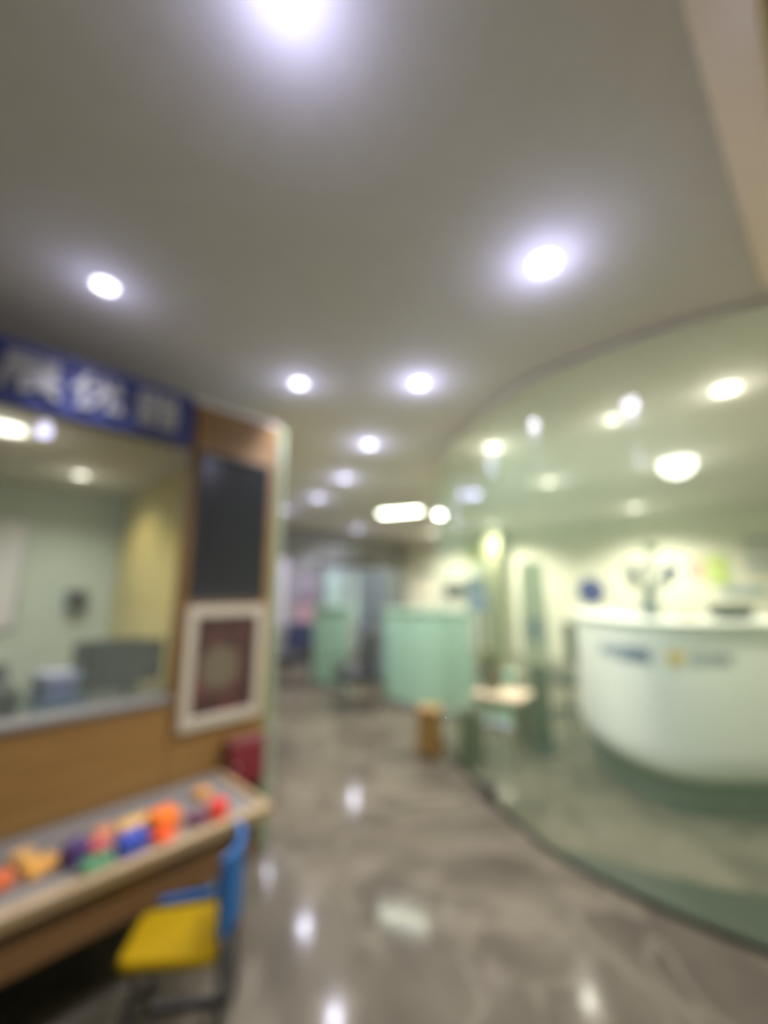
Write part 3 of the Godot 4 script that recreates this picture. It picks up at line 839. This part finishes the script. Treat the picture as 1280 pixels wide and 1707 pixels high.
func frame_flat(w: float, h: float, y: float) -> Mesh:
	var st := start()
	for s in [-1.0, 1.0]:
		box_to(st, Vector3(s * w / 2, y, 0), Vector3(0.016, h, w), 0.002)
		box_to(st, Vector3(0, y, s * w / 2), Vector3(w - 0.016, h, 0.016), 0.002)
	return done(st)

func low_table_group():
	var t := thing("low_table", "low table with pale top behind the end of the glass wall", "table", Vector3(-2.02, 0, -3.72), 0.1)
	part("table_top", box(Vector3(0.46, 0.03, 0.40), 0.01), mat(rgb(226, 200, 170), 0.4), t, Vector3(0, 0.545, 0), Vector3.ZERO, "pale pinkish wooden top")
	part("apron", frame_flat(0.36, 0.06, 0.5), M.brown_wood, t)
	for x in [-1.0, 1.0]:
		for z in [-1.0, 1.0]:
			part("leg", tube([Vector3(x * 0.17, 0.53, z * 0.15), Vector3(x * 0.19, 0, z * 0.17)], 0.022, 8, 0.016), M.brown_wood, t)
	stool(Vector3(-2.52, 0, -3.25), 0.4, 0.43, 0.22, M.gold_wood, "golden wooden stool at the open end of the glass wall")
	stool(Vector3(-2.14, 0, -3.36), 0.2, 0.45, 0.20, mat(rgb(50, 40, 22), 0.5), "dark brown stool between the golden stool and the low table")
	stool(Vector3(-2.03, 0, -4.16), 0.5, 0.42, 0.22, mat(rgb(30, 30, 20), 0.5), "near-black stool behind the low table")
	# pot plant on the table
	var p := thing("table_plant", "brown pot with olive foliage on the low table", "plant", Vector3(-2.13, 0.56, -3.72))
	part("pot", lathe([Vector2(0, 0), Vector2(0.08, 0), Vector2(0.125, 0.14), Vector2(0.115, 0.25), Vector2(0.1, 0.25), Vector2(0.105, 0.2), Vector2(0, 0.2)], 20), mat(rgb(84, 56, 20), 0.6), p)
	leaves(p, Vector3(0, 0.2, 0), 0.34, 18, 0.2, mat(rgb(104, 100, 36), 0.6))
	# dark post with an added grey panel standing for a faint reflection
	var s := thing("reflection_panel", "tall narrow grey panel standing for a reflection, on a dark post beside the low table", "sign", Vector3(-1.84, 0, -4.12), 0.75)
	part("base", box(Vector3(0.3, 0.03, 0.24), 0.008), M.black, s, Vector3(0, 0.015, 0))
	part("post", box(Vector3(0.2, 0.75, 0.05), 0.006), mat(rgb(48, 50, 36), 0.5), s, Vector3(0, 0.4, 0))
	part("tall_panel", box(Vector3(0.25, 1.02, 0.03), 0.006), mat(rgb(128, 138, 116), 0.35), s, Vector3(0, 1.28, 0))
	part("dark_field", box(Vector3(0.2, 0.22, 0.006), 0.001), mat(rgb(92, 102, 104), 0.4), s, Vector3(-0.01, 1.12, 0.017))
	office_chair(Vector3(-1.99, 0, -5.30), 2.6, "black chair behind the reception counter", mat(rgb(34, 34, 26), 0.6))

# ------------------------------------------------------------------ mint glass counters
func mint_counter(x0: float, x1: float, z: float, n: int, h: float, label: String):
	var t := thing("mint_counter", label, "counter", Vector3((x0 + x1) / 2, 0, z))
	var w := (x1 - x0) / n
	for i in n:
		part("pane", box(Vector3(w - 0.012, h - 0.09, 0.02), 0.003), M.mint, t, Vector3(x0 + (i + 0.5) * w - (x0 + x1) / 2, 0.06 + (h - 0.09) / 2, 0))
	part("base_rail", box(Vector3(x1 - x0, 0.06, 0.05), 0.004), M.steel, t, Vector3(0, 0.03, 0))
	part("ledge", box(Vector3(x1 - x0 + 0.02, 0.03, 0.2), 0.006), M.mint, t, Vector3(0, h - 0.015, -0.06))
	for i in n + 1:
		part("post", box(Vector3(0.012, h - 0.03, 0.03), 0.002), M.steel, t, Vector3(x0 + i * w - (x0 + x1) / 2, (h - 0.03) / 2, -0.026))

func waiting_chair(at: Vector3, turn: float, m: Material, label: String):
	var c := thing("waiting_chair", label, "chair", at, turn, "waiting chairs in front of the mint screens")
	part("seat", box(Vector3(0.5, 0.12, 0.48), 0.04), M.black, c, Vector3(0, 0.38, 0))
	part("backrest", box(Vector3(0.48, 0.46, 0.09), 0.035), m, c, Vector3(0, 0.72, -0.22), Vector3(-0.14, 0, 0))
	for s in [-1.0, 1.0]:
		part("leg_frame", tube([Vector3(s * 0.24, 0.56, 0.2), Vector3(s * 0.24, 0.012, 0.22), Vector3(s * 0.24, 0.012, -0.24), Vector3(s * 0.24, 0.56, -0.2)], 0.015), M.dark_metal, c)
		part("armrest", box(Vector3(0.05, 0.03, 0.42), 0.01), M.black, c, Vector3(s * 0.24, 0.575, 0))

func counter_row():
	mint_counter(-4.16, -2.74, -4.36, 3, 1.24, "long mint green glass counter under the hanging bar lamp")
	mint_counter(-2.72, -2.26, -4.42, 1, 0.6, "low mint green glass panel beside the long mint counter")
	mint_counter(-5.74, -4.86, -4.30, 2, 1.24, "short mint green glass screen farther down the hall")
	waiting_chair(Vector3(-5.92, 0, -4.02), 0.5, mat(rgb(52, 58, 84), 0.6), "navy backed waiting chair at the end of the short mint screen")
	waiting_chair(Vector3(-4.32, 0, -3.92), -0.5, mat(rgb(64, 66, 56), 0.6), "black waiting chair in front of the gap between the mint counters")
	# grey cabinet behind the gap
	var k := thing("tall_cabinet", "tall dark grey cabinet behind the gap between the mint counters", "cabinet", Vector3(-5.15, 0, -5.35), 0.0)
	part("body", box(Vector3(0.75, 1.85, 0.45), 0.006), mat(rgb(118, 122, 122), 0.45), k, Vector3(0, 0.925, 0))
	for s in [-1.0, 1.0]:
		var d := part("door", box(Vector3(0.36, 1.75, 0.02), 0.004), mat(rgb(104, 110, 110), 0.4), k, Vector3(s * 0.185, 0.94, 0.236))
		part("handle", tube([Vector3(-s * 0.14, -0.1, 0.03), Vector3(-s * 0.14, 0.1, 0.03)], 0.008), M.steel, d)
	var mo := thing("computer_monitor", "blue grey computer monitor behind the long mint counter", "monitor", Vector3(-2.9, 0, -4.85), -0.5)
	part("stand", tube([Vector3(0, 0.0, 0), Vector3(0, 1.2, 0)], 0.03), M.dark_metal, mo)
	part("stand_base", lathe([Vector2(0, 0), Vector2(0.18, 0), Vector2(0.17, 0.02), Vector2(0, 0.03)], 24), M.dark_metal, mo)
	part("screen_case", box(Vector3(0.5, 0.3, 0.04), 0.008), mat(rgb(98, 108, 116), 0.4), mo, Vector3(0, 1.36, 0.03))
	part("screen", box(Vector3(0.46, 0.26, 0.006), 0.001), mat(rgb(112, 124, 138), 0.2), mo, Vector3(0, 1.36, 0.052))

func banner(at: Vector3, turn: float, w: float, h: float, bands: Array, label: String):
	var t := thing("roll_up_banner", label, "banner", at, turn, "banners at the far end of the hall")
	part("base", box(Vector3(w + 0.04, 0.06, 0.14), 0.01), M.steel, t, Vector3(0, 0.03, 0))
	var y := 0.06
	for b in bands:
		part("printed_field", box(Vector3(w, h * b[0], 0.008), 0.001), mat(b[1], 0.5), t, Vector3(0, y + h * b[0] / 2, 0))
		y += h * b[0]
	part("top_rail", box(Vector3(w + 0.01, 0.025, 0.025), 0.004), M.steel, t, Vector3(0, y + 0.012, 0))

func far_end():
	banner(Vector3(-7.5, 0, -4.55), deg_to_rad(50), 0.55, 2.1, [[0.35, rgb(138, 134, 134)], [0.65, rgb(206, 194, 206)]], "lilac white roll-up banner at the far end beside the shop corner")
	banner(Vector3(-7.4, 0, -5.35), deg_to_rad(48), 0.5, 1.9, [[0.4, rgb(104, 92, 96)], [0.2, rgb(188, 150, 158)], [0.15, rgb(150, 136, 148)], [0.25, rgb(176, 168, 182)]], "roll-up banner with a pink band at the far end")
	# dark door opening in the far wall and a header sign
	var d := Node3D.new(); d.name = "door_1"; add_child(d)
	d.set_meta("kind", "structure"); meta(d, "grey glazed double door in the far wall", "door")
	d.position = Vector3(-8.24, 0, -7.2)
	for s in [-1.0, 1.0]:
		var l := part("door_leaf", box(Vector3(0.05, 2.1, 0.86), 0.006), mat(rgb(126, 134, 134), 0.35), d, Vector3(0.03, 1.05, s * 0.44))
		part("pane", box(Vector3(0.01, 1.3, 0.56), 0.002), mat(rgb(150, 172, 166), 0.1), l, Vector3(0.026, 0.2, 0))
		part("handle", tube([Vector3(0.06, -0.2, -s * 0.36), Vector3(0.06, 0.15, -s * 0.36)], 0.014), M.steel, l)
	part("lintel", box(Vector3(0.1, 0.12, 1.96), 0.006), M.dark_metal, d, Vector3(0.03, 2.17, 0))
	var h := thing("header_board", "long dark grey header board across the top of the far wall", "board", Vector3(-8.17, 2.45, -6.4))
	part("board", box_between(Vector3(-0.075, 0.0, -3.0), Vector3(0.06, 0.32, 2.6), 0.005), mat(rgb(152, 154, 152), 0.5), h)
	part("light_field", box_between(Vector3(0.0605, 0.06, -1.1), Vector3(0.07, 0.26, -0.2), 0.002), mat(rgb(168, 178, 182), 0.4), h, Vector3.ZERO, Vector3.ZERO, "pale blue grey field")
	# pillar and ceiling edge
	struct("trim_1", box_between(Vector3(-5.06, 0, -9.1), Vector3(-4.66, CEILING, -8.7), 0.01), textured(mottled(rgb(140, 142, 108), 0.1, 19), Vector3(1, 1, 1), 0.5), "olive square pillar in front of the cream back wall", "pillar")

# ------------------------------------------------------------------ flat prints on the back wall
func print_board(x0: float, x1: float, y0: float, y1: float, c: Color, label: String, called := "wall_print", bars := []):
	var t := thing(called, label, "print", Vector3((x0 + x1) / 2, y0, -9.445))
	part("sheet", box_between(Vector3(-(x1 - x0) / 2, 0, 0.001), Vector3((x1 - x0) / 2, y1 - y0, 0.02), 0.004), mat(c, 0.5), t)
	for b in bars:
		part("printed_bar", box_between(Vector3((b[0] - .5) * (x1 - x0), b[1] * (y1 - y0), 0.0201), Vector3((b[2] - .5) * (x1 - x0), b[3] * (y1 - y0), 0.024), 0.001), mat(b[4], 0.5), t)

func wall_prints():
	var e := thing("round_emblem", "round navy blue emblem on the cream back wall", "emblem", Vector3(-2.93, 1.48, -9.45))
	part("disc", lathe([Vector2(0.27, 0.0), Vector2(0.27, 0.03), Vector2(0.26, 0.036), Vector2(0, 0.036)], 40), M.navy, e, Vector3.ZERO, Vector3(PI / 2, 0, 0))
	part("ring", lathe([Vector2(0.215, 0.036), Vector2(0.215, 0.042), Vector2(0.20, 0.042), Vector2(0.20, 0.036)], 40), mat(rgb(110, 112, 170), 0.4), e, Vector3.ZERO, Vector3(PI / 2, 0, 0))
	print_board(-1.20, -0.98, 1.72, 2.05, rgb(206, 172, 156), "small reddish print on the cream back wall")
	print_board(-0.93, -0.62, 1.60, 2.10, rgb(196, 214, 120), "lime green print on the cream back wall")
	print_board(-0.42, 0.5, 1.75, 2.45, rgb(214, 208, 190), "pale poster with grey lines of print on the cream back wall", "wall_poster", [[.06, .78, .94, .9, rgb(160, 162, 156)], [.06, .5, .94, .6, rgb(168, 170, 166)], [.06, .2, .6, .3, rgb(140, 160, 170)]])
	print_board(-0.75, -0.2, 1.42, 1.56, rgb(158, 172, 178), "blue grey strip print under the lime green print")
	print_board(-6.70, -6.05, 1.28, 1.70, rgb(74, 66, 64), "dark grey picture on the cream wall above the mint counter")
	print_board(-6.0, -5.35, 1.50, 1.80, rgb(84, 100, 124), "blue grey picture on the cream wall next to the dark grey picture")
	print_board(-5.95, -5.35, 2.22, 2.85, rgb(196, 204, 120), "yellow green poster high on the cream wall beside the olive pillar")
	print_board(-5.90, -5.40, 1.86, 2.16, rgb(224, 236, 214), "white sign under the yellow green poster")
	print_board(-7.6, -7.0, 1.9, 2.1, rgb(150, 162, 150), "small grey green strip on the cream wall left of the pictures", "wall_print", [[.1, .3, .9, .6, rgb(170, 180, 170)]])
